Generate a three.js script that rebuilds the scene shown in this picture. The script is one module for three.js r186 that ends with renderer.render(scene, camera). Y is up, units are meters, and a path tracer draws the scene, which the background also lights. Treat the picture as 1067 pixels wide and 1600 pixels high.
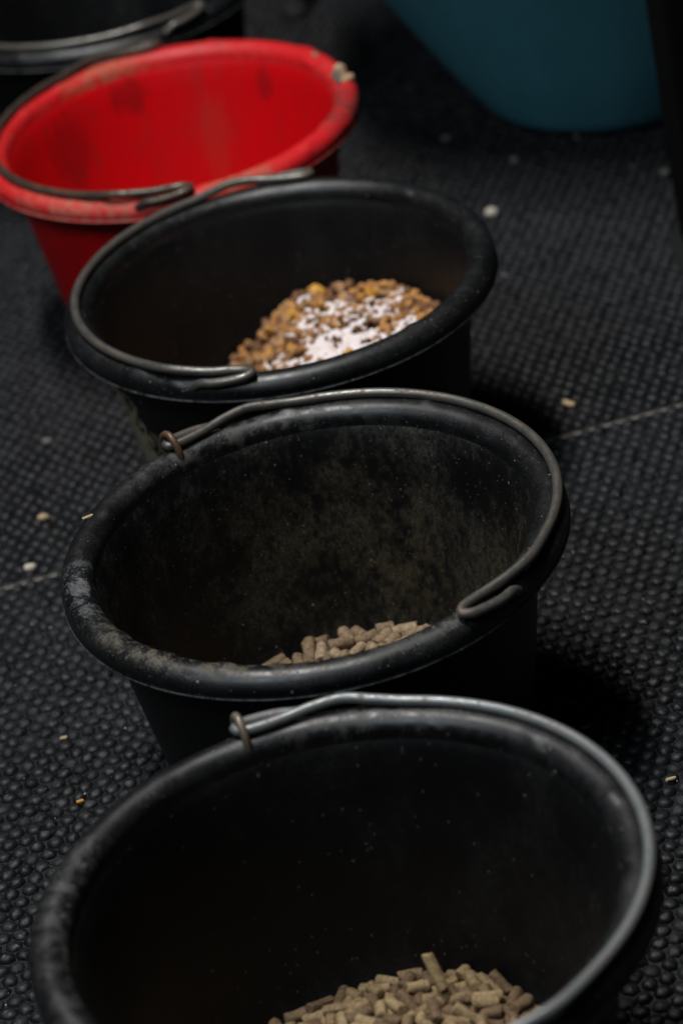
import * as THREE from 'three';
import { RectAreaLightUniformsLib } from 'three/addons/lights/RectAreaLightUniformsLib.js';
import { RoundedBoxGeometry } from 'three/addons/geometries/RoundedBoxGeometry.js';
import { mergeGeometries } from 'three/addons/utils/BufferGeometryUtils.js';

// ------------------------------------------------------------------ camera, light, exposure
const scene = new THREE.Scene();
const CAM_H = 1.0194;
const camera = new THREE.PerspectiveCamera(20.915, 1067 / 1600, 0.05, 60);
camera.position.set(0, CAM_H, 0);
camera.up.set(0.19572, 0.83566, -0.51319);
camera.lookAt(0, CAM_H - 0.52331, -0.85214);
camera.focus = 1.62;
camera.userData.fStop = 5.6;
camera.updateMatrixWorld(true);

const renderer = new THREE.WebGLRenderer({ antialias: true });
renderer.toneMapping = THREE.LinearToneMapping;
renderer.toneMappingExposure = 1.0;
renderer.shadowMap.enabled = true;
RectAreaLightUniformsLib.init();
scene.background = new THREE.Color(0.004, 0.005, 0.006);

// ceiling fitting over the buckets, plus an unseen cool fill panel added high left
const LAMPS = [
  { p: [-0.30, 2.35, -1.60], w: 1.0, h: 0.2, c: [1.0, 0.985, 0.965], I: 80, aim: [0, 0, -1.6], label: 'warm white ceiling panel lamp above the row of buckets' },
  { p: [-1.1, 2.2, -0.2], w: 1.0, h: 0.6, c: [0.78, 0.90, 1.0], I: 11, aim: [0, 0, -1.8], label: 'unseen cool fill panel added high up on the left' },
];

// ------------------------------------------------------------------ helpers
function rng(seed) { let s = seed >>> 0; return () => { s = (s + 0x6D2B79F5) >>> 0; let t = s; t = Math.imul(t ^ (t >>> 15), t | 1); t ^= t + Math.imul(t ^ (t >>> 7), t | 61); return ((t ^ (t >>> 14)) >>> 0) / 4294967296; }; }
const hash3 = (x, y, z) => { let h = Math.imul(x, 374761393) ^ Math.imul(y, 668265263) ^ Math.imul(z, 2147483647 ^ 0x5bd1e995); h = Math.imul(h ^ (h >>> 13), 1274126177); h ^= h >>> 16; return (h >>> 0) / 4294967296; };
function vn(x, y, z) {
  const xi = Math.floor(x), yi = Math.floor(y), zi = Math.floor(z); let fx = x - xi, fy = y - yi, fz = z - zi;
  fx = fx * fx * (3 - 2 * fx); fy = fy * fy * (3 - 2 * fy); fz = fz * fz * (3 - 2 * fz);
  const L = (a, b, t) => a + (b - a) * t;
  return L(L(L(hash3(xi, yi, zi), hash3(xi + 1, yi, zi), fx), L(hash3(xi, yi + 1, zi), hash3(xi + 1, yi + 1, zi), fx), fy),
    L(L(hash3(xi, yi, zi + 1), hash3(xi + 1, yi, zi + 1), fx), L(hash3(xi, yi + 1, zi + 1), hash3(xi + 1, yi + 1, zi + 1), fx), fy), fz);
}
const fbm = (x, y, z, o = 3) => { let s = 0, a = 0.5, n = 0; for (let i = 0; i < o; i++) { s += a * vn(x, y, z); n += a; a *= 0.5; x = x * 2.03 + 7.1; y = y * 2.03 + 3.7; z = z * 2.03 + 1.9; } return s / n; };
const sm = (a, b, x) => { const t = Math.min(1, Math.max(0, (x - a) / (b - a))); return t * t * (3 - 2 * t); };
const mix3 = (a, b, t) => [a[0] + (b[0] - a[0]) * t, a[1] + (b[1] - a[1]) * t, a[2] + (b[2] - a[2]) * t];
const enc = v => { v = Math.min(1, Math.max(0, v)); return 255 * (v <= 0.0031308 ? 12.92 * v : 1.055 * Math.pow(v, 1 / 2.4) - 0.055); };
// fn(u, v) -> [r, g, b, roughness] in linear values; gives a colour map and a roughness map
function surfaceMaps(w, h, fn) {
  const a = new Uint8Array(w * h * 4), b = new Uint8Array(w * h * 4);
  for (let j = 0; j < h; j++) for (let i = 0; i < w; i++) {
    const k = (j * w + i) * 4, c = fn((i + 0.5) / w, (j + 0.5) / h);
    a[k] = enc(c[0]); a[k + 1] = enc(c[1]); a[k + 2] = enc(c[2]); a[k + 3] = 255;
    b[k] = b[k + 1] = b[k + 2] = Math.min(255, Math.max(0, c[3] * 255)); b[k + 3] = 255;
  }
  const mk = (d, srgb) => { const t = new THREE.DataTexture(d, w, h); t.wrapS = t.wrapT = THREE.RepeatWrapping; t.magFilter = THREE.LinearFilter; t.minFilter = THREE.LinearMipmapLinearFilter; t.generateMipmaps = true; if (srgb) t.colorSpace = THREE.SRGBColorSpace; t.needsUpdate = true; return t; };
  return { map: mk(a, true), roughnessMap: mk(b, false) };
}
const std = (r, g, b, rough, extra = {}) => { const m = new THREE.MeshStandardMaterial({ roughness: rough, ...extra }); m.color.setRGB(r, g, b); return m; };
const used = {};
function numbered(n) { used[n] = (used[n] || 0) + 1; return used[n] === 1 ? n : n + '_' + String(used[n] - 1).padStart(3, '0'); }
function shade(o) { o.traverse(c => { if (c.isMesh) { c.castShadow = true; c.receiveShadow = true; } }); return o; }
function part(name, geo, mat, parent) { const m = new THREE.Mesh(geo, mat); m.name = name; m.castShadow = m.receiveShadow = true; parent.add(m); return m; }
function thing(name, label, category, group) { const g = new THREE.Group(); g.name = numbered(name); g.userData = { label, category }; if (group) g.userData.group = group; scene.add(g); return g; }
function tag(o, name, label, category, group) { o.name = numbered(name); o.userData = { label, category }; if (group) o.userData.group = group; o.castShadow = o.receiveShadow = true; scene.add(o); return o; }
const structure = (o, name) => { o.name = name; o.userData.kind = 'structure'; o.castShadow = o.receiveShadow = true; scene.add(o); return o; };

// surface of revolution with uv = (angle, arc length) and seam-free normals; radial(theta) scales the radius
function revolve(profile, segs, radial = () => 1, vRange = [0, 1]) {
  const n = profile.length, len = [0];
  for (let i = 1; i < n; i++) len.push(len[i - 1] + Math.hypot(profile[i][0] - profile[i - 1][0], profile[i][1] - profile[i - 1][1]));
  const pos = [], uv = [], idx = [];
  for (let j = 0; j <= segs; j++) {
    const th = (j % segs) / segs * Math.PI * 2, k = radial(th), c = Math.cos(th), s = Math.sin(th);
    for (let i = 0; i < n; i++) { pos.push(profile[i][0] * k * c, profile[i][1], profile[i][0] * k * s); uv.push(j / segs, vRange[0] + (vRange[1] - vRange[0]) * len[i] / len[n - 1]); }
  }
  for (let j = 0; j < segs; j++) for (let i = 0; i < n - 1; i++) { const a = j * n + i, b = a + n; idx.push(a, a + 1, b, b, a + 1, b + 1); }
  const g = new THREE.BufferGeometry();
  g.setAttribute('position', new THREE.Float32BufferAttribute(pos, 3)); g.setAttribute('uv', new THREE.Float32BufferAttribute(uv, 2)); g.setIndex(idx);
  g.computeVertexNormals();
  const N = g.attributes.normal;
  for (let i = 0; i < n; i++) { const b = segs * n + i, v = new THREE.Vector3(N.getX(i) + N.getX(b), N.getY(i) + N.getY(b), N.getZ(i) + N.getZ(b)).normalize(); N.setXYZ(i, v.x, v.y, v.z); N.setXYZ(b, v.x, v.y, v.z); }
  return g;
}
function tube(points, r, segs, radial = 10, closed = false) { return new THREE.TubeGeometry(new THREE.CatmullRomCurve3(points, closed, 'centripetal'), segs, r, radial, closed); }
// rounded ends for a tube
function capped(points, r, segs, radial = 10) {
  const g = tube(points, r, segs, radial), out = [g];
  for (const p of [points[0], points[points.length - 1]]) { const s = new THREE.SphereGeometry(r * 0.995, radial, 6); s.translate(p.x, p.y, p.z); out.push(s); }
  return mergeGeometries(out);
}

// ------------------------------------------------------------------ layout
const RIM_Y = 0.165, R = 0.15, T = 0.0098, DEPTH = 0.152;
const BUCKETS = {
  back: { x: -0.124, z: -2.322, k: 1.0, oval: [0, 0], ears: [52, 228], eyes: [0, 0] },
  red: { x: -0.0712, z: -2.0002, k: 0.994, oval: [-0.0106, 0.0014], ears: [-92, -272], eyes: [0, 0] },
  second: { x: -0.0108, z: -1.6998, k: 0.997, oval: [-0.0026, 0.0049], ears: [-77, -257], eyes: [0, 0] },
  third: { x: -0.0189, z: -1.3683, k: 0.997, oval: [-0.0019, -0.0056], ears: [-121.5, 58], eyes: [1, 0], lift: 0.0068 },
  near: { x: -0.0358, z: -1.0408, k: 1.012, oval: [0.0125, -0.005], ears: [-104.5, 75], eyes: [1, 0], lift: 0.0058 },
};
const rad = d => d * Math.PI / 180;
const radialOf = b => th => b.k + b.oval[0] * Math.cos(2 * th) + b.oval[1] * Math.sin(2 * th) + 0.0022 * Math.sin(3 * th + b.x * 90) + 0.0013 * Math.sin(5 * th + b.z * 31);
const innerR = y => 0.1290 - (RIM_Y - 0.004 - y) * 0.155;        // inner wall radius at height y
const outerR = y => innerR(y) + 0.0036;

// can the camera see the point (bucket shapes as the only blockers)?
const camInv = camera.matrixWorld.clone().invert(), projM = new THREE.Matrix4();
camera.updateProjectionMatrix();
const toView = new THREE.Matrix4().multiplyMatrices(camera.projectionMatrix, camInv);
function inFrame(p, m = 1.02) { const v = p.clone().applyMatrix4(toView); return Math.abs(v.x) < m && Math.abs(v.y) < m; }
function clearOfBuckets(p) {
  const E = camera.position;
  for (const b of Object.values(BUCKETS)) for (let i = 0; i <= 14; i++) {
    const y = p.y + (RIM_Y + T - p.y) * i / 14, t = (y - p.y) / (E.y - p.y), x = p.x + (E.x - p.x) * t, z = p.z + (E.z - p.z) * t;
    const rr = y > RIM_Y - 0.008 ? R : outerR(y);
    if (Math.hypot(x - b.x, z - b.z) < rr) return false;
  }
  return true;
}
function clearOfRim(p, b) { const E = camera.position, t = (RIM_Y + T * 0.6 - p.y) / (E.y - p.y), x = p.x + (E.x - p.x) * t, z = p.z + (E.z - p.z) * t; return Math.hypot(x - b.x, z - b.z) < R - T * 1.2; }

// ------------------------------------------------------------------ lamps
for (const L of LAMPS) {
  const g = thing('unseen_lamp', L.label, 'lamp');
  g.position.set(...L.p); g.lookAt(...L.aim);
  const housing = new RoundedBoxGeometry(L.w + 0.06, L.h + 0.06, 0.06, 2, 0.01); housing.translate(0, 0, -0.034);
  part('housing', housing, std(0.6, 0.6, 0.6, 0.5), g);
  const dm = std(0.8, 0.8, 0.8, 0.6); dm.emissive.setRGB(...L.c); dm.emissiveIntensity = 1.0;
  part('diffuser', new RoundedBoxGeometry(L.w, L.h, 0.006, 1, 0.002), dm, g);
  const l = new THREE.RectAreaLight(new THREE.Color().setRGB(...L.c), L.I, L.w, L.h);
  l.position.set(...L.p); l.lookAt(...L.aim); l.translateZ(-0.012);
  const dir = new THREE.Vector3(...L.aim).sub(new THREE.Vector3(...L.p)).normalize();
  l.position.set(...L.p).addScaledVector(dir, 0.012);
  scene.add(l);
}

// ------------------------------------------------------------------ floor and rubber mats
const floorMaps = surfaceMaps(512, 512, (u, v) => { const n = fbm(u * 24, v * 24, 1, 4), g = vn(u * 250, v * 250, 5); const c = 0.05 + 0.05 * n + 0.03 * g; return [c * 1.05, c, c * 0.9, 0.9]; });
for (const t of Object.values(floorMaps)) t.repeat.set(10, 10);
const floorMesh = new THREE.Mesh(new THREE.BoxGeometry(8, 0.1, 8), std(1, 1, 1, 1, floorMaps));
floorMesh.position.set(0, -0.062, -2.5); structure(floorMesh, 'floor');

const matMaps = surfaceMaps(1024, 1024, (u, v) => {
  const d = fbm(u * 9, v * 9, 3, 4), g = vn(u * 420, v * 420, 9), s = vn(u * 130, v * 130, 2);
  const dust = sm(0.45, 0.8, d) * 0.5 + sm(0.62, 0.95, g) * 0.6 * d + 0.25 * sm(0.6, 0.9, s);
  const c = mix3([0.0036, 0.0041, 0.0052], [0.038, 0.039, 0.040], dust * (0.08 + 0.4 * fbm(u * 4, v * 4, 8, 3)));
  return [...c, 0.50 + 0.26 * dust + 0.14 * (g - 0.3)];
});
for (const t of Object.values(matMaps)) t.repeat.set(2.5, 2.5);
const rubber = t => { const m = new THREE.MeshPhysicalMaterial({ roughness: 1, specularIntensity: 0.7, ...matMaps }); m.color.setRGB(t, t, t * 1.02); return m; };
const matMat = rubber(1);
const SEAM = rad(7.482), sd = new THREE.Vector3(Math.cos(SEAM), 0, -Math.sin(SEAM)), sn = new THREE.Vector3(Math.sin(SEAM), 0, Math.cos(SEAM));   // along the seam, towards the camera
const seam0 = new THREE.Vector3(0, 0, -1.6810);
const PITCH = 0.0107, ROWS = 0.0095;
const bumpProfile = [[0.0055, -0.0006], [0.0053, 0.0004], [0.0046, 0.0016], [0.0035, 0.0025], [0.0018, 0.0030], [0.00001, 0.0032]];
const bumpGeos = [0, 1, 2, 3, 4].map(k => { const g = revolve(bumpProfile.slice().reverse(), 12, th => 1 + 0.05 * Math.cos(2 * th + k * 1.3) + 0.04 * Math.cos(6 * th)); const uv = g.attributes.uv, p = g.attributes.position; for (let i = 0; i < uv.count; i++) { uv.setXY(i, p.getX(i) + k * 0.13, p.getZ(i) + k * 0.07); const x = p.getX(i), y = p.getY(i), z = p.getZ(i), q = 1 + 0.22 * (vn(x * 520 + k * 9, y * 520, z * 520) - 0.5); p.setXYZ(i, x * q, y > 0.0004 ? y * (1 + 0.3 * (vn(x * 430 + k * 5, 3, z * 430) - 0.5)) : y, z * q); } g.computeVertexNormals(); return g; });
const bumpTones = [0.8, 1.0, 1.25].map(rubber);
function rubberMat(name, near) {
  const m = new THREE.Group(); structure(m, name);
  m.position.copy(seam0); m.rotation.y = SEAM;
  const W = 2.4, D = 1.6, sgn = near ? 1 : -1, gap = 0.0023;
  const slab = new RoundedBoxGeometry(W, 0.012, D, 2, 0.0015); slab.translate(0, -0.006, sgn * (D / 2 + gap));
  { const uv = slab.attributes.uv, p = slab.attributes.position; for (let i = 0; i < uv.count; i++) uv.setXY(i, p.getX(i), p.getZ(i)); }
  part('slab', slab, matMat, m);
  const rnd = rng(near ? 11 : 12), list = [];
  const rows = Math.floor((near ? 0.78 : 1.0) / ROWS), half = 0.62;
  for (let r = 0; r < rows; r++) for (let x = -half; x < half; x += PITCH) {
    const lx = x + (r % 2) * PITCH / 2 + (rnd() - 0.5) * 0.0014, lz = sgn * (gap + 0.0058 + r * ROWS) + (rnd() - 0.5) * 0.0008;
    list.push({ lx, lz, k: Math.floor(rnd() * 5), tone: Math.floor(rnd() * 3), rot: rnd() * 6.28, s: 0.95 + rnd() * 0.10, h: 0.75 + rnd() * 0.45 });
  }
  m.updateMatrixWorld(true);
  const seen = [];
  for (const b of list) { const w = new THREE.Vector3(b.lx, 0.002, b.lz).applyMatrix4(m.matrixWorld); b.d = w.distanceTo(camera.position); if (inFrame(w, 1.0) && clearOfBuckets(w)) seen.push(b); }
  seen.sort((a, b) => a.d - b.d);
  const single = new Set(seen.slice(0, 300));
  for (const b of single) { const o = part('bump', bumpGeos[b.k], bumpTones[b.tone], m); o.position.set(b.lx, 0, b.lz); o.rotation.y = b.rot; o.scale.set(b.s * 1.0, b.h, b.s * 0.95); }
  const rest = list.filter(b => !single.has(b)), M = new THREE.Matrix4(), Q = new THREE.Quaternion(), UPV = new THREE.Vector3(0, 1, 0);
  const inst = new THREE.InstancedMesh(bumpGeos[0], matMat, rest.length);
  rest.forEach((b, i) => { Q.setFromAxisAngle(UPV, b.rot); M.compose(new THREE.Vector3(b.lx, 0, b.lz), Q, new THREE.Vector3(b.s * 1.0, b.h, b.s * 0.95)); inst.setMatrixAt(i, M); const t = [0.8, 1.0, 1.25][b.tone]; inst.setColorAt(i, new THREE.Color().setRGB(t, t, t * 1.02)); });
  inst.name = 'bump_field'; inst.userData.kind = 'stuff'; inst.castShadow = inst.receiveShadow = true; m.add(inst);
  console.log(name, 'bumps', list.length, 'seen', seen.length);
  return m;
}
{ // dust packed into the joint between the two mats
  const g = new RoundedBoxGeometry(2.4, 0.008, 0.0044, 1, 0.001), uv = g.attributes.uv, p = g.attributes.position; for (let i = 0; i < uv.count; i++) uv.setXY(i, p.getX(i) * 2, p.getZ(i) * 2);
  const m = new THREE.Mesh(g, std(1.5, 1.45, 1.35, 1, floorMaps)); m.position.copy(seam0).setY(-0.0048); m.rotation.y = SEAM; structure(m, 'joint_dust');
}
rubberMat('floor_mat', true);
rubberMat('floor_mat_001', false);

// ------------------------------------------------------------------ bucket materials
const BLACK = [0.0034, 0.0036, 0.0041];
function specks(u, v, fu, fv, seed, thr) {      // sharp-edged little grains
  const x = u * fu, y = v * fv, xi = Math.floor(x), yi = Math.floor(y), h = hash3(xi, yi, seed); if (h < thr) return 0;
  const cx = 0.3 + 0.4 * hash3(xi, yi, seed + 1), cy = 0.3 + 0.4 * hash3(xi, yi, seed + 2), r = 0.12 + 0.28 * hash3(xi, yi, seed + 3);
  return Math.hypot(x - xi - cx, y - yi - cy) < r ? 0.35 + 0.65 * hash3(xi, yi, seed + 4) : 0;
}
const V_IN = [0.19, 0.497], V_OUT = [0.505, 0.79];
function blackBody(seed, o) {
  return surfaceMaps(o.w || 1024, o.h || 512, (u, v) => {
    const th = u * Math.PI * 2, c = Math.cos(th) * 3, s = Math.sin(th) * 3;
    const big = fbm(c * 1.6 + seed, s * 1.6, v * 14, 4), streak = fbm(c * 12 + seed, s * 12, v * 105, 4), fine = fbm(c * 60, s * 60 + seed, v * 420, 2);
    let col = BLACK.map(x => x * (0.8 + 0.5 * big)), ro = 0.42 + 0.14 * big;
    const inner = v > V_IN[0] && v < V_IN[1];
    if (inner) {
      const hgt = (v - V_IN[0]) / (V_IN[1] - V_IN[0]);      // 0 at the bottom, 1 under the rim
      const film = sm(0.42, 0.78, big * 0.6 + streak * 0.4) * sm(0.3, 0.62, fine) * o.film;
      col = mix3(col, [0.055, 0.052, 0.042], film * 0.75);
      if (o.stain) {
        for (const [a, hh, wa, wh, k] of o.stain) {
          let da = Math.atan2(Math.sin(th - rad(a)), Math.cos(th - rad(a))) / rad(wa), dh = (hgt - hh) / wh;
          const q = Math.max(0, 1 - da * da - dh * dh) * sm(0.35, 0.7, streak * 0.55 + big * 0.45) * (0.3 + 0.7 * sm(0.35, 0.65, fine));
          col = mix3(col, [0.055, 0.044, 0.020], Math.min(1, q * k));
        }
      }
      ro += 0.25 * film;
      const sp = Math.max(specks(u, v, 760, 520, seed + 20, 1 - 0.012 * o.specks), specks(u, v, 420, 300, seed + 40, 1 - 0.003 * o.specks));
      if (sp) { col = mix3(col, [0.34, 0.31, 0.24], sp * 0.75); ro = 0.85; }
    } else {
      const scuff = sm(0.62, 0.8, streak * 0.5 + fine * 0.5) * sm(0.45, 0.7, big);
      col = mix3(col, [0.045, 0.043, 0.04], scuff * 0.6);
      if (o.mud && v > V_OUT[0] && v < V_OUT[1]) {
        for (const [a, vv, wa, wv] of o.mud) {
          const da = Math.atan2(Math.sin(th - rad(a)), Math.cos(th - rad(a))) / rad(wa), dv = (v - vv) / wv;
          const e = 1 - da * da - dv * dv + (streak - 0.5) * 2.6 + (fine - 0.5) * 0.9;
          const q = sm(0.45, 0.6, e); col = mix3(col, [0.30, 0.26, 0.16], q * 0.9); ro = ro + q * 0.35;
        }
      }
    }
    return [...col, Math.min(0.95, ro)];
  });
}
// dust: also scuffs and a painted crest highlight; list of [angle, half width in degrees, colour, amount]
function blackRim(seed, o) {
  return surfaceMaps(2048, 160, (u, v) => {
    const th = u * Math.PI * 2, c = Math.cos(th) * 3, s = Math.sin(th) * 3;
    const big = fbm(c * 2.2 + seed, s * 2.2, v * 2.5, 3), mid = fbm(c * 9, s * 9 + seed, v * 11, 4), fine = fbm(c * 60 + seed, s * 60, v * 70, 2);
    let col = BLACK.map(x => x * (0.7 + 0.5 * big)), ro = 0.27 + 0.2 * mid + 0.1 * fine;
    const haze = sm(0.4, 0.75, big * 0.5 + fine * 0.5) * (o.haze ?? 0.5);
    col = mix3(col, [0.05, 0.05, 0.05], haze * 0.3); ro += haze * 0.15;
    for (const [a, w, k, amt] of o.dust || []) {
      const da = Math.atan2(Math.sin(th - rad(a)), Math.cos(th - rad(a))) / rad(w);
      const q = Math.max(0, 1 - da * da) * sm(0.44, 0.62, mid * 0.65 + fine * 0.35) * sm(0.10, 0.25, v + (mid - 0.5) * 0.4) * (1 - sm(0.42, 0.56, v + (mid - 0.5) * 0.5));
      col = mix3(col, k, Math.min(1, q * amt)); ro = ro + q * 0.3 * amt;
    }
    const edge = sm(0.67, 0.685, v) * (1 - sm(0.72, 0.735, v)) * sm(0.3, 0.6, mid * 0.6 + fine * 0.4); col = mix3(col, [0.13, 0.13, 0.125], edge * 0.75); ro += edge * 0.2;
    const sp = Math.max(specks(u, v, 900, 60, seed + 7, 1 - 0.016 * (o.specks ?? 1)), specks(u, v, 420, 30, seed + 8, 1 - 0.005 * (o.specks ?? 1)));
    if (sp) { col = mix3(col, [0.33, 0.32, 0.29], sp * 0.8); ro = 0.85; }
    return [...col, Math.min(0.95, ro)];
  });
}
const redBody = surfaceMaps(1024, 512, (u, v) => {
  const th = u * Math.PI * 2, c = Math.cos(th) * 3, s = Math.sin(th) * 3;
  const big = fbm(c * 1.8, s * 1.8, v * 16, 4), streak = fbm(c * 18, s * 18, v * 6, 3), fine = fbm(c * 40, s * 40, v * 120, 2);
  let col = mix3([0.60, 0.0025, 0.006], [0.48, 0.002, 0.005], big), ro = 0.42 + 0.15 * big;
  const g = sm(0.52, 0.78, big * 0.55 + streak * 0.45) * sm(0.35, 0.6, fine); col = mix3(col, [0.13, 0.02, 0.012], g * 0.55);
  if (v > V_IN[0] && v < V_IN[1]) {
    const hgt = (v - V_IN[0]) / (V_IN[1] - V_IN[0]);
    for (const [a, hh, wa, wh, k] of [[-75, 0.55, 8, 0.30, [0.40, 0.03, 0.018]], [-105, 0.86, 9, 0.13, [0.05, 0.006, 0.006]], [-135, 0.72, 14, 0.25, [0.09, 0.008, 0.008]], [-52, 0.84, 5, 0.1, [0.08, 0.008, 0.008]]]) {
      const da = Math.atan2(Math.sin(th - rad(a)), Math.cos(th - rad(a))) / rad(wa), dh = (hgt - hh) / wh;
      const q = sm(0.1, 0.75, 1 - da * da - dh * dh + (streak - 0.5) * 1.5 + (fine - 0.5) * 0.6); col = mix3(col, k, q * 0.42);
    }
  }
  return [...col, ro + g * 0.3];
});
const redRim = surfaceMaps(2048, 160, (u, v) => {
  const th = u * Math.PI * 2, c = Math.cos(th) * 3, s = Math.sin(th) * 3;
  const big = fbm(c * 2.2, s * 2.2, v * 2.5, 3), mid = fbm(c * 9, s * 9, v * 11, 4), fine = fbm(c * 60, s * 60, v * 70, 2);
  let col = mix3([0.62, 0.012, 0.016], [0.52, 0.010, 0.012], big), ro = 0.42 + 0.2 * mid;
  col = mix3(col, [0.58, 0.06, 0.05], sm(0.42, 0.7, mid * 0.6 + fine * 0.4) * sm(0.35, 0.6, big) * 0.6);
  col = mix3(col, [0.10, 0.03, 0.02], sm(0.62, 0.78, mid * 0.5 + big * 0.5) * 0.7);
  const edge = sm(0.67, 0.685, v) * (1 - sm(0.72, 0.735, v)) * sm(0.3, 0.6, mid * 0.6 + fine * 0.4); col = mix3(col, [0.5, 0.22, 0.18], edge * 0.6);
  for (const [a, w, k, amt] of [[-112, 20, [0.36, 0.12, 0.06], 1], [72, 14, [0.40, 0.11, 0.06], 1], [118, 30, [0.38, 0.13, 0.085], 0.8], [18, 20, [0.05, 0.02, 0.015], 0.9]]) {
    const da = Math.atan2(Math.sin(th - rad(a)), Math.cos(th - rad(a))) / rad(w), q = Math.max(0, 1 - da * da) * sm(0.36, 0.6, mid * 0.5 + fine * 0.5); col = mix3(col, k, Math.min(1, q * amt)); ro += q * 0.25;
  }
  return [...col, Math.min(0.95, ro)];
});
const wireMaps = (a, b, rust) => surfaceMaps(512, 64, (u, v) => { const n = fbm(u * 60, v * 8, 4, 4), f = vn(u * 300, v * 22, 2), r = sm(0.5, 0.72, n * 0.7 + f * 0.3) * rust; const c = mix3(mix3(a, b, n), [0.10, 0.042, 0.016], r); return [...c, 0.30 + 0.4 * r + 0.2 * f]; });
const wireDull = std(1, 1, 1, 1, { ...wireMaps([0.075, 0.073, 0.066], [0.19, 0.185, 0.165], 0.55), metalness: 0.6 });
const wireDark = std(1, 1, 1, 1, { ...wireMaps([0.035, 0.032, 0.028], [0.10, 0.085, 0.065], 0.9), metalness: 0.4 });
const wireBright = std(1, 1, 1, 1, { ...wireMaps([0.14, 0.15, 0.15], [0.26, 0.275, 0.27], 0.5), metalness: 0.4 });
const tanWire = std(1, 1, 1, 1, { ...wireMaps([0.15, 0.125, 0.09], [0.24, 0.20, 0.15], 0.5), metalness: 0.35 });
const rusty = std(1, 1, 1, 1, { ...wireMaps([0.09, 0.055, 0.032], [0.16, 0.10, 0.06], 1.0), metalness: 0.35 });

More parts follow.
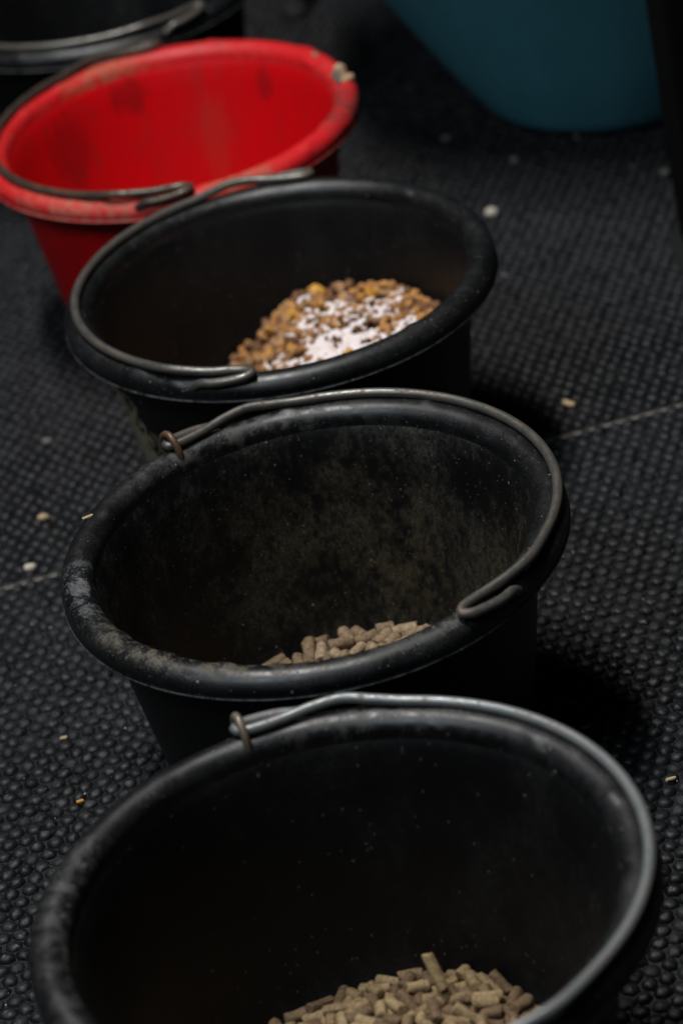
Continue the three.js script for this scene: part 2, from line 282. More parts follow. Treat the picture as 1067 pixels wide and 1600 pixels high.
// ------------------------------------------------------------------ buckets
function makeBucket(b, name, label, mats) {
  const g = thing(name, label, 'bucket'); g.position.set(b.x, 0, b.z);
  const k = radialOf(b), yb = RIM_Y - DEPTH;
  const P = [[0.0001, yb], [innerR(yb) * 0.55, yb], [innerR(yb) - 0.010, yb], [innerR(yb) - 0.004, yb + 0.0015], [innerR(yb) - 0.0005, yb + 0.0055]];
  for (let i = 1; i <= 14; i++) { const y = yb + 0.0055 + (RIM_Y - 0.012 - yb - 0.0055) * i / 14; P.push([innerR(y), y]); }
  P.push([innerR(RIM_Y - 0.010) + 0.0010, RIM_Y - 0.0095], [innerR(RIM_Y - 0.006) + 0.0013, RIM_Y - 0.003], [outerR(RIM_Y - 0.006), RIM_Y - 0.003]);
  for (let i = 0; i <= 12; i++) { const y = RIM_Y - 0.008 - (RIM_Y - 0.008 - 0.005) * i / 12; P.push([outerR(y), y]); }
  P.push([outerR(0) - 0.004, 0.0026], [outerR(0) - 0.010, 0.0026], [outerR(0) * 0.5, 0.004], [0.0001, 0.004]);
  part('body', revolve(P, 120, k), mats.body, g);
  // rolled rim: half-round cap with a short skirt that ends in a thin lip
  const Q = [[R - 2 * T - 0.0006, RIM_Y - 0.0062], [R - 2 * T - 0.0004, RIM_Y - 0.003]];
  for (let i = 0; i <= 16; i++) { const a = Math.PI - i / 16 * Math.PI; Q.push([R - T + T * Math.cos(a), RIM_Y + T * 0.95 * Math.sin(a)]); }
  Q.push([R - 0.0001, RIM_Y - 0.0015], [R - 0.0006, RIM_Y - 0.0034], [R + 0.0004, RIM_Y - 0.0042], [R + 0.0005, RIM_Y - 0.0050], [R - 0.0006, RIM_Y - 0.0056], [R - 0.0030, RIM_Y - 0.0050], [R - 0.0036, RIM_Y - 0.0016], [R - 2 * T + 0.005, RIM_Y - 0.0008]);
  const rg = revolve(Q, 200, k), rp = rg.attributes.position, rn = rg.attributes.normal;
  for (let i = 0; i < rp.count; i++) {      // dents and nibbled spots
    const x = rp.getX(i), y = rp.getY(i), z = rp.getZ(i), q = sm(RIM_Y, RIM_Y + 0.005, y) * ((fbm(x * 28 + b.z * 9, y * 28, z * 28, 3) - 0.5) * 0.0018 - 0.0011 * sm(0.66, 0.8, fbm(x * 70 + b.z * 5, y * 70, z * 70, 2)));
    rp.setXYZ(i, x + rn.getX(i) * q, y + rn.getY(i) * q, z + rn.getZ(i) * q);
  }
  for (let i = 0; i < Q.length; i++) { const e = 200 * Q.length + i; rp.setXYZ(e, rp.getX(i), rp.getY(i), rp.getZ(i)); }
  rg.computeVertexNormals();
  for (let i = 0; i < Q.length; i++) { const e = 200 * Q.length + i, v = new THREE.Vector3(rn.getX(i) + rn.getX(e), rn.getY(i) + rn.getY(e), rn.getZ(i) + rn.getZ(e)).normalize(); for (const w of [i, e]) rn.setXYZ(w, v.x, v.y, v.z); }
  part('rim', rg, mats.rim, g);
  // wire bail resting on the crest of the rim, its ends folded back through two small eyes
  const wr = 0.0031, crest = R - T, top = RIM_Y + T * 0.95 + wr * 0.9, a0 = b.ears[0], a1 = b.ears[1], dir = Math.sign(a1 - a0), pts = [];
  const at = (deg, r, y) => { const th = rad(deg), kk = k(th); return new THREE.Vector3(Math.cos(th) * r * kk, y, Math.sin(th) * r * kk); };
  const leg = 14;
  const dip = b.eyes[0] ? 0.003 : 0.0075, dip2 = b.eyes[1] ? 0.003 : 0.0075;
  pts.push(at(a0 + dir * leg, crest + 0.0072, top - dip), at(a0 + dir * (leg - 2.5), crest + 0.0088, top - 0.0036), at(a0 + dir * (leg - 6), crest + 0.0098, top - 0.0026), at(a0 + dir * 3, crest + 0.0092, top - 0.0012), at(a0 - dir * 0.4, crest + 0.0076, top - 0.0002), at(a0 - dir * 1.9, crest + 0.0040, top + 0.0004), at(a0 - dir * 0.4, crest + 0.0004, top + 0.0006), at(a0 + dir * 3, crest - 0.0008, top + 0.0006));
  const N = 26; for (let i = 0; i <= N; i++) {
    const d = a0 + dir * 9 + (a1 - a0 - dir * 18) * i / N, e = Math.min(i, N - i) / N;      // kinked near the ends, then round
    const bulge = 0.0045 * Math.exp(-Math.pow((e - 0.07) / 0.05, 2));
    pts.push(at(d, crest + (b.lift || 0) * Math.sin(Math.PI * i / N) + bulge * 0.9, top + bulge * 0.55 + 0.0004 - (b.lift ? 0.0016 * Math.sin(Math.PI * i / N) : 0)));
  }
  pts.push(at(a1 - dir * 3, crest - 0.0008, top + 0.0006), at(a1 + dir * 0.4, crest + 0.0004, top + 0.0006), at(a1 + dir * 1.9, crest + 0.0040, top + 0.0004), at(a1 + dir * 0.4, crest + 0.0076, top - 0.0002), at(a1 - dir * 3, crest + 0.0092, top - 0.0012), at(a1 - dir * (leg - 6), crest + 0.0098, top - 0.0026), at(a1 - dir * (leg - 2.5), crest + 0.0088, top - 0.0036), at(a1 - dir * leg, crest + 0.0072, top - dip2));
  part('bail_handle', capped(pts, wr, 300, 10), mats.wire, g);
  for (const a of b.ears) {
    if (!b.eyes[b.ears.indexOf(a)]) continue;
    const s = a === a0 ? -1 : 1, pe = [];
    for (let i = 0; i <= 10; i++) { const q = Math.PI * i / 10; pe.push(at(a - dir * s * -0.9, crest + 0.0036 - 0.0098 * Math.cos(q), RIM_Y + T * 0.45 + 0.0150 * Math.sin(q))); }
    part('eye', tube(pe, 0.0023, 28, 8), mats.eye || rusty, g);
  }
  return g;
}
const bk = (rm, spec = 1) => new THREE.MeshPhysicalMaterial({ roughness: 1, specularIntensity: spec, ...rm });
const bodyA = bk(blackBody(3, { film: 0.18, specks: 0.4, mud: [[168, 0.64, 24, 0.13]] }), 0.55);
const bodyB = bk(blackBody(17, { w: 2048, h: 1024, film: 0.9, specks: 1.2, stain: [[-85, 0.45, 55, 0.5, 0.75], [-15, 0.35, 26, 0.55, 1.0], [-60, 0.3, 20, 0.35, 0.7]] }), 0.55);
const bodyC = bk(blackBody(29, { film: 0.22, specks: 0.5 }), 0.55);
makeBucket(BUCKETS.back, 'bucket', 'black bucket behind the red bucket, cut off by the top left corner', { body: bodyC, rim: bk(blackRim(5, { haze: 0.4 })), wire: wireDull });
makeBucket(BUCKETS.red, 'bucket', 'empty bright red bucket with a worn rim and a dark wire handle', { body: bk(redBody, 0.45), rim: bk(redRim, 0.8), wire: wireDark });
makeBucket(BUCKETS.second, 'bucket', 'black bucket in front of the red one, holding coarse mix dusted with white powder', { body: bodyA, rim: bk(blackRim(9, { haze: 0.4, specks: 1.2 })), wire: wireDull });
makeBucket(BUCKETS.third, 'bucket', 'black bucket with stained dusty inside wall and a few brown pellets', { body: bodyB, rim: bk(blackRim(21, { haze: 0.55, specks: 0.9, dust: [[128, 34, [0.10, 0.08, 0.05], 0.9], [172, 16, [0.12, 0.125, 0.13], 0.7], [-105, 40, [0.07, 0.067, 0.06], 0.5], [60, 30, [0.09, 0.085, 0.075], 0.6]] })), wire: wireDull });  // bluish left-side patch: scuffs with the crest highlight painted into the colour
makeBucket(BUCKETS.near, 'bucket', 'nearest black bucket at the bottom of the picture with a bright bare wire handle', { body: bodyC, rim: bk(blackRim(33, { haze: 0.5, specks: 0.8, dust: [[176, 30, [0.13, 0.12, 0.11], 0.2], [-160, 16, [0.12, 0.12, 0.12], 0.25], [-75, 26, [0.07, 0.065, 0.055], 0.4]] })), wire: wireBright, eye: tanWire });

// ------------------------------------------------------------------ feed: bodies settled on a mound by relaxing overlaps
function settle(b, n, seed, mound, size, region, iters = 160) {
  const rnd = rng(seed), P = [], yb = RIM_Y - DEPTH;
  let guard = 0;
  while (P.length < n && guard++ < n * 80) {
    const a = rnd() * 6.2832, r = 0.122 * Math.sqrt(rnd()), x = Math.cos(a) * r, z = Math.sin(a) * r;
    if (!region(x, z, rnd)) continue;
    const h = mound(x, z); if (r > innerR(h) - 0.006) continue;
    const [rr, L] = size(rnd), yaw = rnd() * 6.2832, tilt = (rnd() - 0.5) * 1.1, hx = Math.cos(yaw) * Math.cos(tilt) * L / 2, hz = Math.sin(yaw) * Math.cos(tilt) * L / 2, hy = Math.sin(tilt) * L / 2;
    const y = h + rr * (1.1 + rnd() * 3.2);
    P.push({ r: rr, L, a: [x - hx, y - hy, z - hz], c: [x + hx, y + hy, z + hz], roll: rnd() * 6.28, kind: rnd() });
  }
  const cell = 0.016, key = (x, y, z) => (Math.floor(x / cell) + 64) * 16384 + (Math.floor(y / cell) + 64) * 128 + Math.floor(z / cell) + 64;
  for (let it = 0; it < iters; it++) {
    const S = [], grid = new Map();
    for (let i = 0; i < P.length; i++) {
      const p = P[i]; const g = it < iters - 25 ? 0.00035 : 0.00012; p.a[1] -= g; p.c[1] -= g;
      for (const t of p.L > p.r * 1.2 ? [0, 0.5, 1] : [0.5]) S.push({ i, t, x: p.a[0] + (p.c[0] - p.a[0]) * t, y: p.a[1] + (p.c[1] - p.a[1]) * t, z: p.a[2] + (p.c[2] - p.a[2]) * t, r: p.r });
    }
    for (const s of S) { const q = key(s.x, s.y, s.z); let l = grid.get(q); if (!l) grid.set(q, l = []); l.push(s); }
    const push = (s, dx, dy, dz) => { const p = P[s.i], w = s.t === 0.5 ? [1, 1] : s.t === 0 ? [1, 0] : [0, 1]; for (const [e, k] of [[p.a, w[0]], [p.c, w[1]]]) { e[0] += dx * k; e[1] += dy * k; e[2] += dz * k; } s.x += dx; s.y += dy; s.z += dz; };
    for (const s of S) for (let ax = -1; ax <= 1; ax++) for (let ay = -1; ay <= 1; ay++) for (let az = -1; az <= 1; az++) {
      const l = grid.get(key(s.x + ax * cell, s.y + ay * cell, s.z + az * cell)); if (!l) continue;
      for (const o of l) if (o.i > s.i) { const dx = s.x - o.x, dy = s.y - o.y, dz = s.z - o.z, d = Math.hypot(dx, dy, dz) || 1e-6, m = s.r + o.r - 0.0002 - d; if (m > 0) { const f = m * 0.35 / d; push(s, dx * f * 0.7, dy * f, dz * f * 0.7); push(o, -dx * f * 0.7, -dy * f, -dz * f * 0.7); } }
    }
    for (const s of S) {
      const h = mound(s.x, s.z) + s.r * 0.9; if (s.y < h) push(s, 0, h - s.y, 0);
      const lim = innerR(Math.max(yb, s.y)) - s.r - 0.0008, rr = Math.hypot(s.x, s.z); if (rr > lim) push(s, s.x * (lim / rr - 1), 0, s.z * (lim / rr - 1));
    }
    for (const p of P) { const d = [0, 1, 2].map(k => p.c[k] - p.a[k]), l = Math.hypot(...d) || 1e-6, f = (p.L / l - 1) / 2; for (let k = 0; k < 3; k++) { p.a[k] -= d[k] * f; p.c[k] += d[k] * f; } }
  }
  return P;
}
function moundMesh(b, mound, yBottom, step = 0.004) {          // solid core of the heap under the loose pieces
  const pos = [], idx = [], rings = 26, seg = 64;
  for (let i = 0; i <= rings; i++) for (let j = 0; j < seg; j++) {
    const th = j / seg * 6.28318, rMax = 0.118, r = Math.max(0.0005, i / rings * rMax); let x = Math.cos(th) * r, z = Math.sin(th) * r, y = mound(x, z);
    const lim = innerR(Math.max(y, yBottom)) - 0.0012; if (r > lim) { x *= lim / r; z *= lim / r; y = mound(x, z); }
    pos.push(x, Math.max(y + (vn(x * 300, z * 300, 3) - 0.5) * 0.002, yBottom + 0.0006), z);
  }
  for (let i = 0; i < rings; i++) for (let j = 0; j < seg; j++) { const a = i * seg + j, c = i * seg + (j + 1) % seg, d = a + seg, e = c + seg; idx.push(a, c, d, c, e, d); }
  const g = new THREE.BufferGeometry(); g.setAttribute('position', new THREE.Float32BufferAttribute(pos, 3)); g.setIndex(idx); g.computeVertexNormals(); return g;
}
function pelletGeo(seed, r, L, rough = 0.10) {
  const pr = [[0.0001, -L / 2 - r * 0.05], [r * 0.55, -L / 2], [r * 0.95, -L / 2 + r * 0.05], [r, -L / 2 + r * 0.3], [r * 1.02, -L / 6], [r * 0.99, L / 6], [r, L / 2 - r * 0.3], [r * 0.94, L / 2 - r * 0.04], [r * 0.5, L / 2], [0.0001, L / 2 - r * 0.04]].reverse();
  const g = revolve(pr, 11), p = g.attributes.position, sl = (hash3(seed, 1, 1) - 0.5) * 0.9, sl2 = (hash3(seed, 2, 1) - 0.5) * 0.9;
  for (let i = 0; i < p.count; i++) {
    let x = p.getX(i), y = p.getY(i), z = p.getZ(i); const n = 1 + rough * 2 * (fbm(x * 420 + seed * 5, y * 300, z * 420, 2) - 0.5);
    const e = Math.abs(y) / (L / 2); if (e > 0.7) y += (y > 0 ? sl : sl2) * x * 0.8 + (vn(x * 900 + seed, y * 200, z * 900) - 0.5) * r * 0.35;
    p.setXYZ(i, x * n, y, z * n);
  }
  g.computeVertexNormals(); return g;
}
function nuggetGeo(seed, sx, sy, sz) {
  const g = new THREE.SphereGeometry(1, 9, 7), p = g.attributes.position;
  for (let i = 0; i < p.count; i++) { const x = p.getX(i), y = p.getY(i), z = p.getZ(i), n = 0.72 + 0.56 * fbm(x * 1.3 + seed * 9.1, y * 1.3 + seed, z * 1.3, 2); p.setXYZ(i, x * n * sx, y * n * sy, z * n * sz); }
  g.computeVertexNormals(); return g;
}
const feedMaps = (a, b, seed) => surfaceMaps(128, 128, (u, v) => { const n = fbm(u * 14, v * 14, seed, 3), f = vn(u * 60, v * 60, seed + 3), d = sm(0.6, 0.85, vn(u * 34, v * 34, seed + 9)); let c = mix3(a, b, sm(0.3, 0.7, n * 0.6 + f * 0.4)); c = mix3(c, [0.06, 0.04, 0.02], d * 0.45); return [...c, 0.9]; });
const pelletMats = [[[0.16, 0.10, 0.054], [0.31, 0.215, 0.125]], [[0.12, 0.075, 0.04], [0.25, 0.165, 0.09]], [[0.20, 0.135, 0.078], [0.37, 0.265, 0.16]]].map(([a, b], i) => std(1, 1, 1, 0.9, feedMaps(a, b, 11 + i)));
const oliveMats = [[[0.16, 0.10, 0.045], [0.29, 0.195, 0.095]], [[0.09, 0.05, 0.024], [0.18, 0.11, 0.053]], [[0.22, 0.145, 0.066], [0.37, 0.26, 0.13]]].map(([a, b], i) => std(1, 1, 1, 0.9, feedMaps(a, b, 31 + i)));
const mixMats = [[[0.28, 0.115, 0.028], [0.46, 0.21, 0.06]], [[0.12, 0.05, 0.018], [0.24, 0.105, 0.04]], [[0.38, 0.17, 0.036], [0.56, 0.27, 0.07]], [[0.26, 0.13, 0.055], [0.42, 0.23, 0.11]]].map(([a, b], i) => std(1, 1, 1, 0.85, feedMaps(a, b, 51 + i)));
const maizeMat = std(1, 1, 1, 0.75, feedMaps([0.55, 0.25, 0.02], [0.72, 0.38, 0.05], 71));
const coreMat = std(1, 1, 1, 1, feedMaps([0.13, 0.085, 0.045], [0.24, 0.17, 0.10], 81));

const Yq = new THREE.Vector3(0, 1, 0);
function placePiece(o, p, b) {
  const a = new THREE.Vector3(...p.a), c = new THREE.Vector3(...p.c), d = c.clone().sub(a).normalize();
  o.quaternion.setFromUnitVectors(Yq, d).multiply(new THREE.Quaternion().setFromAxisAngle(Yq, p.roll));
  o.position.copy(a).add(c).multiplyScalar(0.5).add(new THREE.Vector3(b.x, 0, b.z));
}
function heap(b, P, o) {        // visible pieces become things of their own, those behind the rim stay one mass
  const vis = [], hid = [];
  for (const p of P) { const m = new THREE.Vector3((p.a[0] + p.c[0]) / 2 + b.x, (p.a[1] + p.c[1]) / 2 + p.r, (p.a[2] + p.c[2]) / 2 + b.z); (clearOfRim(m, b) && inFrame(m, 1.03) ? vis : hid).push(p); }
  console.log(o.name, 'visible', vis.length, 'hidden', hid.length);
  const make = p => { const [geo, mat, base] = o.look(p); const m = new THREE.Mesh(geo, mat); placePiece(m, p, b); if (base) m.scale.copy(base); return m; };
  for (const p of vis.slice(0, 300)) { const m = make(p), l = o.special?.(p); tag(m, l ? l[0] : o.name, l ? l[1] : o.label, o.category, l ? l[2] : o.group); }
  const geos = hid.concat(vis.slice(300)).map(p => { const m = make(p); m.updateMatrix(); const g = m.geometry.clone(); g.applyMatrix4(m.matrix); return g; });
  const core = o.core.clone(); core.translate(b.x, 0, b.z); core.setAttribute('uv', new THREE.Float32BufferAttribute(new Float32Array(core.attributes.position.count * 2).map((_, i) => core.attributes.position.getX(i >> 1) * 40 * (i & 1 ? 0 : 1) + core.attributes.position.getZ(i >> 1) * 40 * (i & 1)), 2));
    core.translate(0, -0.0022, 0);
  geos.push(core);
  const rest = new THREE.Mesh(mergeGeometries(geos), o.restMat); tag(rest, o.massName, o.massLabel, 'feed'); rest.userData.kind = 'stuff';
  return vis;
}
const YB = RIM_Y - DEPTH;

// third bucket: large brown pellets, banked to the right against the far wall
{
  const b = BUCKETS.third, mound = (x, z) => YB + Math.max(0.0004, 0.009 * sm(-0.05, 0.04, x - z * 0.15) + 0.002 * sm(0.06, -0.09, z));
  const P = settle(b, 225, 5, mound, r => [0.0037 + r() * 0.0006, 0.0045 + r() * 0.0075], (x, z, r) => r() < sm(-0.07, 0.0, x - z * 0.1) && Math.hypot(x, z) < 0.1);
  const G = []; for (let k = 0; k < 6; k++) G.push(pelletGeo(k + 1, 0.0039, 0.0100 + k * 0.0016, 0.3));
  heap(b, P, { name: 'brown_pellet', label: 'brown pellet among the few at the bottom of the dusty stained bucket', category: 'pellet', group: 'pellets in the stained bucket', core: moundMesh(b, mound, YB), restMat: pelletMats[1], massName: 'pellet_heap', massLabel: 'mass of brown pellets under the loose ones in the stained bucket',
    look: p => { const k = Math.min(5, Math.max(0, Math.round((p.L + p.r * 1.5 - 0.0100) / 0.0016))); return [G[k], pelletMats[Math.floor(p.kind * 2.999)]]; } });
}
// nearest bucket: thinner olive brown pellets
{
  const b = BUCKETS.near, mound = (x, z) => YB + Math.max(0.0004, 0.016 * Math.exp(-Math.pow((x - 0.032) / 0.06, 2) - Math.pow((z + 0.035) / 0.07, 2)));
  const P = settle(b, 380, 8, mound, r => [0.0028 + r() * 0.0007, 0.004 + r() * 0.010], (x, z, r) => r() < (z < 0.02 ? 1 : 0.35) && Math.hypot(x, z) < 0.1);
  const G = []; for (let k = 0; k < 6; k++) G.push(pelletGeo(k + 11, 0.0033, 0.0075 + k * 0.0022, 0.3));
  heap(b, P, { name: 'olive_pellet', label: 'short olive brown pellet in the heap inside the nearest bucket', category: 'pellet', group: 'pellets in the nearest bucket', core: moundMesh(b, mound, YB), restMat: oliveMats[1], massName: 'pellet_heap', massLabel: 'mass of olive brown pellets under the loose ones in the nearest bucket',
    look: p => { const k = Math.min(5, Math.max(0, Math.round((p.L + p.r * 1.5 - 0.0075) / 0.0022))); return [G[k], oliveMats[Math.floor(p.kind * 2.999)]]; } });
}
// second bucket: coarse mix, high against the right and far wall, with white powder over it
{
  const b = BUCKETS.second;
  const mound = (x, z) => YB + Math.max(0.0006, 0.094 * sm(-0.140, 0.030, x + z * 0.10) - 0.008 * sm(0.0, 0.11, z) - 0.006 + 0.006 * (fbm(x * 40, z * 40, 2, 2) - 0.5));
  const P = settle(b, 560, 21, mound, r => r() < 0.72 ? [0.0029 + r() * 0.0011, r() * 0.0025 + 0.001] : [0.0024 + r() * 0.0004, 0.005 + r() * 0.006], (x, z, r) => x + z * 0.1 > -0.108 && (z < 0.04 || r() < 0.25), 130);
  const N = [], F = [];
  for (let k = 0; k < 7; k++) N.push(nuggetGeo(k + 1, 0.0038, 0.0044 + 0.0004 * (k % 3), 0.0032));
  for (let k = 0; k < 5; k++) F.push(pelletGeo(k + 21, 0.0026, 0.009 + 0.0012 * k, 0.2));
  const yellow = p => p.L < 0.0036 && p.kind > 0.95;
  heap(b, P, { name: 'feed_nugget', label: 'small brown orange nugget of the coarse mix in the bucket before the red one', category: 'feed piece', group: 'pieces of the coarse mix', core: moundMesh(b, mound, YB), restMat: mixMats[1], massName: 'coarse_mix', massLabel: 'mass of coarse brown mix under the loose pieces in the bucket before the red one',
    special: p => yellow(p) ? ['maize_flake', 'yellow maize flake among the brown pieces of the coarse mix', 'yellow flakes in the coarse mix'] : null,
    look: p => { const i = Math.floor(p.kind * 997); return yellow(p) ? [N[i % 7], maizeMat, new THREE.Vector3(1.75, 1.3, 1.0)] : p.L > 0.0045 ? [F[i % 5], mixMats[i % 4]] : [N[i % 7], mixMats[i % 4]]; } });
  // powder: a thin layer lying on the tops of the pieces, thicker in the middle where it fills the gaps
  const st = 0.0008, nx = 200, nz = 200, x0 = -0.07, z0 = -0.1, H = new Float32Array(nx * nz).fill(-1);
  for (let j = 0; j < nz; j++) for (let i = 0; i < nx; i++) H[j * nx + i] = mound(x0 + i * st, z0 + j * st);
  for (const p of P) for (const t of [0, 0.25, 0.5, 0.75, 1]) {
    const cx = p.a[0] + (p.c[0] - p.a[0]) * t, cy = p.a[1] + (p.c[1] - p.a[1]) * t, cz = p.a[2] + (p.c[2] - p.a[2]) * t, r = p.r * 1.02, w = Math.ceil(r / st), ci = Math.round((cx - x0) / st), cj = Math.round((cz - z0) / st);
    for (let j = cj - w; j <= cj + w; j++) for (let i = ci - w; i <= ci + w; i++) { if (i < 0 || j < 0 || i >= nx || j >= nz) continue; const dx = x0 + i * st - cx, dz = z0 + j * st - cz, q = r * r - dx * dx - dz * dz; if (q > 0) H[j * nx + i] = Math.max(H[j * nx + i], cy + Math.sqrt(q)); }
  }
  const blur = (A, k) => { const B = new Float32Array(A.length), C = new Float32Array(A.length); for (let j = 0; j < nz; j++) for (let i = 0; i < nx; i++) { let s = 0, n = 0; for (let d = -k; d <= k; d++) { const ii = i + d; if (ii >= 0 && ii < nx) { s += A[j * nx + ii]; n++; } } B[j * nx + i] = s / n; } for (let j = 0; j < nz; j++) for (let i = 0; i < nx; i++) { let s = 0, n = 0; for (let d = -k; d <= k; d++) { const jj = j + d; if (jj >= 0 && jj < nz) { s += B[jj * nx + i]; n++; } } C[j * nx + i] = s / n; } return C; };
  const S = blur(H, 4), pos = [], idx = [], id = new Int32Array(nx * nz).fill(-1), mask = new Float32Array(nx * nz);
  const cover = (x, z) => { const dx = (x - 0.034) / 0.066, dz = (z + 0.008) / 0.085; return 1.2 - dx * dx - dz * dz + (fbm(x * 75, z * 75, 4, 3) - 0.5) * 2.6; };
  const heightAt = new Float32Array(nx * nz);
  for (let j = 0; j < nz; j++) for (let i = 0; i < nx; i++) {
    const k = j * nx + i, x = x0 + i * st, z = z0 + j * st, m = cover(x, z); mask[k] = m;
    heightAt[k] = Math.max(H[k] + 0.0004 + 0.0005 * vn(x * 900, z * 900, 1), S[k] + (m - 1.25) * 0.0042);
  }
  for (let j = 1; j < nz - 1; j++) for (let i = 1; i < nx - 1; i++) {
    const k = j * nx + i, x = x0 + i * st, z = z0 + j * st; if (mask[k] < 0.08 + 0.85 * vn(x * 640, z * 640, 8)) continue;
    const sl = Math.max(Math.abs(heightAt[k + 1] - heightAt[k - 1]), Math.abs(heightAt[k + nx] - heightAt[k - nx])) / (2 * st); if (sl > 0.75 + mask[k] * 0.5) continue;
    if (Math.hypot(x, z) > innerR(heightAt[k]) - 0.004) continue;
    id[k] = pos.length / 3; pos.push(x, heightAt[k], z);
  }
  for (let j = 1; j < nz - 2; j++) for (let i = 1; i < nx - 2; i++) { const a = id[j * nx + i], c = id[j * nx + i + 1], d = id[(j + 1) * nx + i], e = id[(j + 1) * nx + i + 1]; if (a >= 0 && c >= 0 && d >= 0) idx.push(a, d, c); if (c >= 0 && d >= 0 && e >= 0) idx.push(c, d, e); }
  const g = new THREE.BufferGeometry(); g.setAttribute('position', new THREE.Float32BufferAttribute(pos, 3)); g.setIndex(idx); g.computeVertexNormals();
  const m = new THREE.Mesh(g, std(0.78, 0.68, 0.66, 1)); m.material.side = THREE.DoubleSide; m.position.set(b.x, 0, b.z);
  tag(m, 'white_powder', 'white powder supplement sprinkled over the coarse mix', 'powder');
}

// ------------------------------------------------------------------ blue tub, post and stand leg at the back
{
  const g = thing('tub', 'dark teal plastic tub with flared sides standing at the back right', 'tub'); g.position.set(0.314, 0, -2.288);
  const m = surfaceMaps(512, 256, (u, v) => { const th = u * 6.28318, n = fbm(Math.cos(th) * 5, Math.sin(th) * 5, v * 8, 4), f = fbm(Math.cos(th) * 60, Math.sin(th) * 60, v * 60, 2); return [...mix3([0.070, 0.28, 0.36], [0.095, 0.35, 0.43], n).map(x => x * (0.9 + 0.2 * f)), 0.55 + 0.15 * n]; });
  const pr = [[0.0001, 0.006], [0.09, 0.006], [0.106, 0.004], [0.114, 0.006], [0.121, 0.012], [0.127, 0.022]];
  for (let i = 1; i <= 10; i++) pr.push([0.129 + 0.155 * i / 10, 0.022 + 0.258 * i / 10]);
  pr.push([0.2865, 0.285], [0.2905, 0.286], [0.2925, 0.290], [0.2905, 0.294], [0.284, 0.294], [0.281, 0.290]);
  for (let i = 9; i >= 0; i--) pr.push([0.125 + 0.155 * i / 10, 0.024 + 0.258 * i / 10]);
  pr.push([0.11, 0.012], [0.0001, 0.012]); pr.reverse();
  part('body', revolve(pr, 96), std(1, 1, 1, 1, m), g);
  const feet = revolve([[0.092, 0.006], [0.092, 0.0005], [0.098, 0.0005], [0.098, 0.006]].reverse(), 64); part('foot_ring', feet, std(0.01, 0.03, 0.045, 0.6), g);
  for (const a of [40, 220]) { const c = rad(a), t = [-1, -0.6, 0, 0.6, 1].map((q, i) => { const th = c + q * 0.28, out = 0.290 + [0, 0.016, 0.024, 0.016, 0][i]; return new THREE.Vector3(Math.cos(th) * out, 0.289 + [0, 0.012, 0.018, 0.012, 0][i], Math.sin(th) * out); }); part('grip', tube(t, 0.007, 24, 8), std(0.013, 0.065, 0.105, 0.5), g); }
}
{
  const g = thing('post', 'black upright post at the right edge in front of the teal tub', 'post'); g.position.set(0.351, 0, -1.92); g.rotation.z = 0.028;
  const m = surfaceMaps(256, 512, (u, v) => { const n = fbm(u * 30, v * 5, 2, 4); return [0.0016 + 0.001 * n, 0.0016 + 0.001 * n, 0.0016 + 0.001 * n, 0.8 + 0.2 * n]; });
  const s = new RoundedBoxGeometry(0.09, 1.0, 0.09, 3, 0.006); s.translate(0, 0.506, 0); part('shaft', s, bk(m, 0.12), g);
  const f = new RoundedBoxGeometry(0.11, 0.006, 0.11, 2, 0.0025); f.translate(0, 0.0033, 0); part('base_plate', f, std(0.008, 0.008, 0.008, 0.5), g);
}
{
  const g = thing('stand', 'grey stand leg with a dark rubber foot at the top edge behind the red bucket', 'stand'); g.position.set(0.0517, 0, -2.590);
  const l = new THREE.CylinderGeometry(0.011, 0.011, 0.4, 20); l.translate(0, 0.212, 0); part('leg', l, std(0.045, 0.046, 0.048, 0.5), g);
  part('rubber_foot', revolve([[0.0001, 0.016], [0.0125, 0.016], [0.014, 0.012], [0.016, 0.002], [0.015, 0.0003], [0.0001, 0.0003]], 24), std(0.006, 0.006, 0.006, 0.7), g);
}

// ------------------------------------------------------------------ crumbs and dust
const upright = new THREE.Mesh(pelletGeo(90, 0.0033, 0.021, 0.12), oliveMats[2]);
const paleMat = std(1, 1, 1, 0.9, feedMaps([0.48, 0.42, 0.33], [0.68, 0.62, 0.52], 91)), tanMat = std(1, 1, 1, 0.9, feedMaps([0.40, 0.28, 0.15], [0.58, 0.44, 0.27], 93)), dimMat = std(1, 1, 1, 0.9, feedMaps([0.10, 0.095, 0.085], [0.17, 0.16, 0.14], 95));
function crumb(x, z, geo, mat, name, label, y = 0.0042, yaw = 0, tilt = 1.45) {
  const m = new THREE.Mesh(geo, mat); m.position.set(x, y, z); m.rotation.set(0, yaw, tilt, 'YXZ'); return tag(m, name, label, 'crumb');
}
crumb(0.1700, -2.0672, nuggetGeo(40, 0.0050, 0.0056, 0.0042), paleMat, 'feed_crumb', 'whitish crumb on the mat right of the bucket with the powder', 0.0062);
crumb(0.1767, -1.7372, pelletGeo(41, 0.0023, 0.0098, 0.15), tanMat, 'broken_pellet', 'pale tan bit of pellet on the mat just above the seam', 0.005, -0.75);
crumb(-0.2214, -1.6601, nuggetGeo(42, 0.0035, 0.0042, 0.003), paleMat, 'feed_crumb', 'pale pink crumb on the mat beside the seam at the left edge', 0.005);
crumb(-0.2115, -1.7244, nuggetGeo(43, 0.0030, 0.0042, 0.0026), tanMat, 'feed_crumb', 'yellowish crumb on the mat left of the stained bucket', 0.005);
crumb(-0.2068, -1.8342, nuggetGeo(44, 0.0033, 0.0042, 0.0028), dimMat, 'feed_crumb', 'dull grey crumb on the mat below the red bucket', 0.005);
crumb(0.1586, -1.2876, pelletGeo(45, 0.0012, 0.0058, 0.2), tanMat, 'straw_bit', 'tan splinter on the mat at the right edge', 0.0040, 0.2);
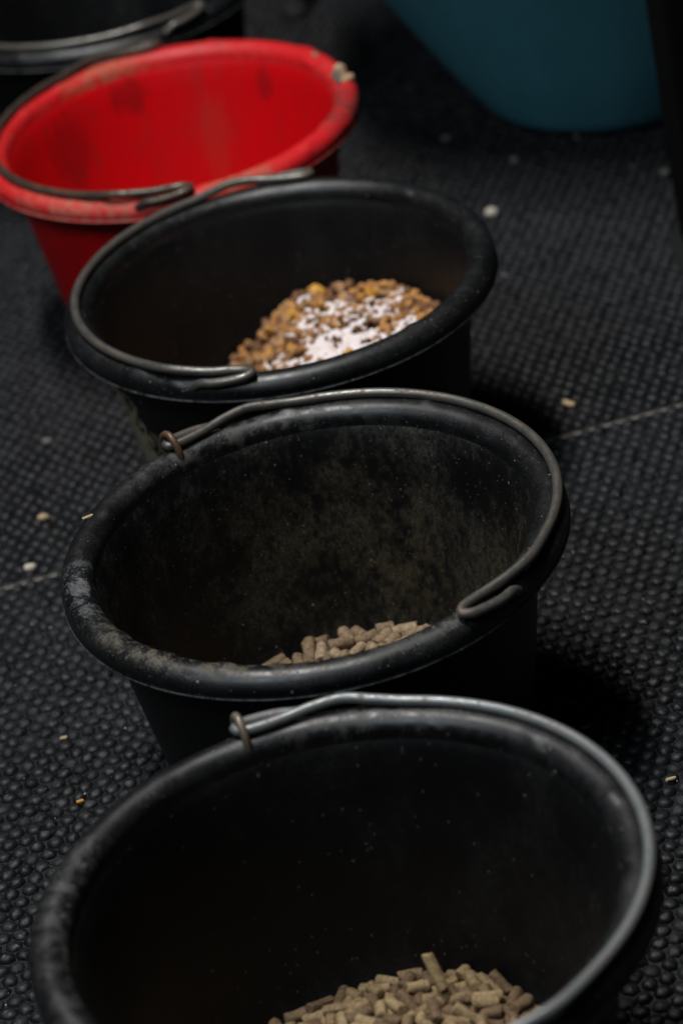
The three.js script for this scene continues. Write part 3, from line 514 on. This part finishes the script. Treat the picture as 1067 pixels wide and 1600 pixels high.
crumb(0.1199, -1.3538, pelletGeo(46, 0.0009, 0.0062, 0.2), paleMat, 'straw_bit', 'thin pale splinter on the mat beside the bright wire handle', 0.0036, 0.2);
crumb(0.1539, -2.2299, nuggetGeo(47, 0.0036, 0.0046, 0.0030), dimMat, 'feed_crumb', 'dull crumb on the mat between the red bucket and the teal tub', 0.0052);
crumb(0.2034, -2.1595, nuggetGeo(48, 0.0034, 0.0040, 0.0030), dimMat, 'feed_crumb', 'dull crumb on the mat in front of the teal tub', 0.0050);
crumb(0.3179, -2.0792, nuggetGeo(49, 0.0036, 0.0044, 0.0028), dimMat, 'feed_crumb', 'dull crumb on the mat beside the black post', 0.0050);
crumb(-0.1923, -1.3801, pelletGeo(50, 0.0010, 0.0046, 0.2), maizeMat, 'maize_chip', 'small yellow chip on the mat left of the nearest bucket', 0.0038, 0.3);
crumb(-0.2015, -1.4502, pelletGeo(51, 0.0011, 0.0042, 0.2), tanMat, 'straw_bit', 'tiny tan splinter on the mat left of the stained bucket foot', 0.0038, 0.1);
crumb(-0.1492, -1.4279, pelletGeo(52, 0.0010, 0.0072, 0.2), tanMat, 'straw_bit', 'short straw splinter lying on the left rim of the stained bucket', RIM_Y + T * 0.95 - 0.0005, 0.5);
upright.position.set(0.0010, YB + 0.034, -1.1122); upright.rotation.set(-0.6, 0.0, 0.25); tag(upright, 'long_pellet', 'long pellet sticking up from the top of the heap in the nearest bucket', 'pellet');
{ // bits of feed caught on the far right of the red rim
  const spots = [[0.0664, -2.0246, 0.004, 0], [0.0624, -2.0161, 0.0042, 1], [0.0670, -2.0111, 0.0046, 2], [0.0696, -2.0019, 0.0042, 0], [0.0629, -2.0014, 0.0036, 1], [0.0505, -2.0612, 0.0026, 2]];
  spots.forEach(([x, z, s, k], i) => { const m = new THREE.Mesh(i % 2 ? pelletGeo(60 + i, s * 0.6, s * 2.6, 0.2) : nuggetGeo(60 + i, s, s * 1.1, s * 0.8), [tanMat, dimMat, pelletMats[2]][k]); m.position.set(x, RIM_Y + T * 1.05, z); m.rotation.set(0, i * 1.1, 1.4, 'YXZ'); tag(m, 'feed_bit', 'crushed feed bit stuck to the far right of the red rim', 'crumb', 'bits on the red rim'); });
}
{ // dust grains on the mats: too many to count
  const rnd = rng(77), n = 2600, g = new THREE.IcosahedronGeometry(1, 0), inst = new THREE.InstancedMesh(g, std(1, 1, 1, 0.9), n), M = new THREE.Matrix4(), Q = new THREE.Quaternion(), E = new THREE.Euler();
  for (let i = 0; i < n; i++) {
    const x = (rnd() - 0.5) * 0.9, z = -0.95 - rnd() * 1.5, s = 0.00022 + 0.0006 * Math.pow(rnd(), 5), q = seam0.z - x * Math.tan(SEAM);
    Q.setFromEuler(E.set(rnd() * 6, rnd() * 6, rnd() * 6));
    M.compose(new THREE.Vector3(x, 0.0012 + rnd() * 0.0016, z), Q, new THREE.Vector3(s * (1 + rnd()), s * 0.8, s * (1 + rnd()))); inst.setMatrixAt(i, M);
    const t = 0.12 + 0.5 * rnd() * rnd(); inst.setColorAt(i, new THREE.Color().setRGB(t, t * 0.96, t * 0.88));
  }
  inst.name = 'dust_grains'; inst.userData = { kind: 'stuff', label: 'fine pale dust grains scattered over the black mats', category: 'dust' }; inst.castShadow = inst.receiveShadow = true; scene.add(inst);
}
renderer.render(scene, camera);
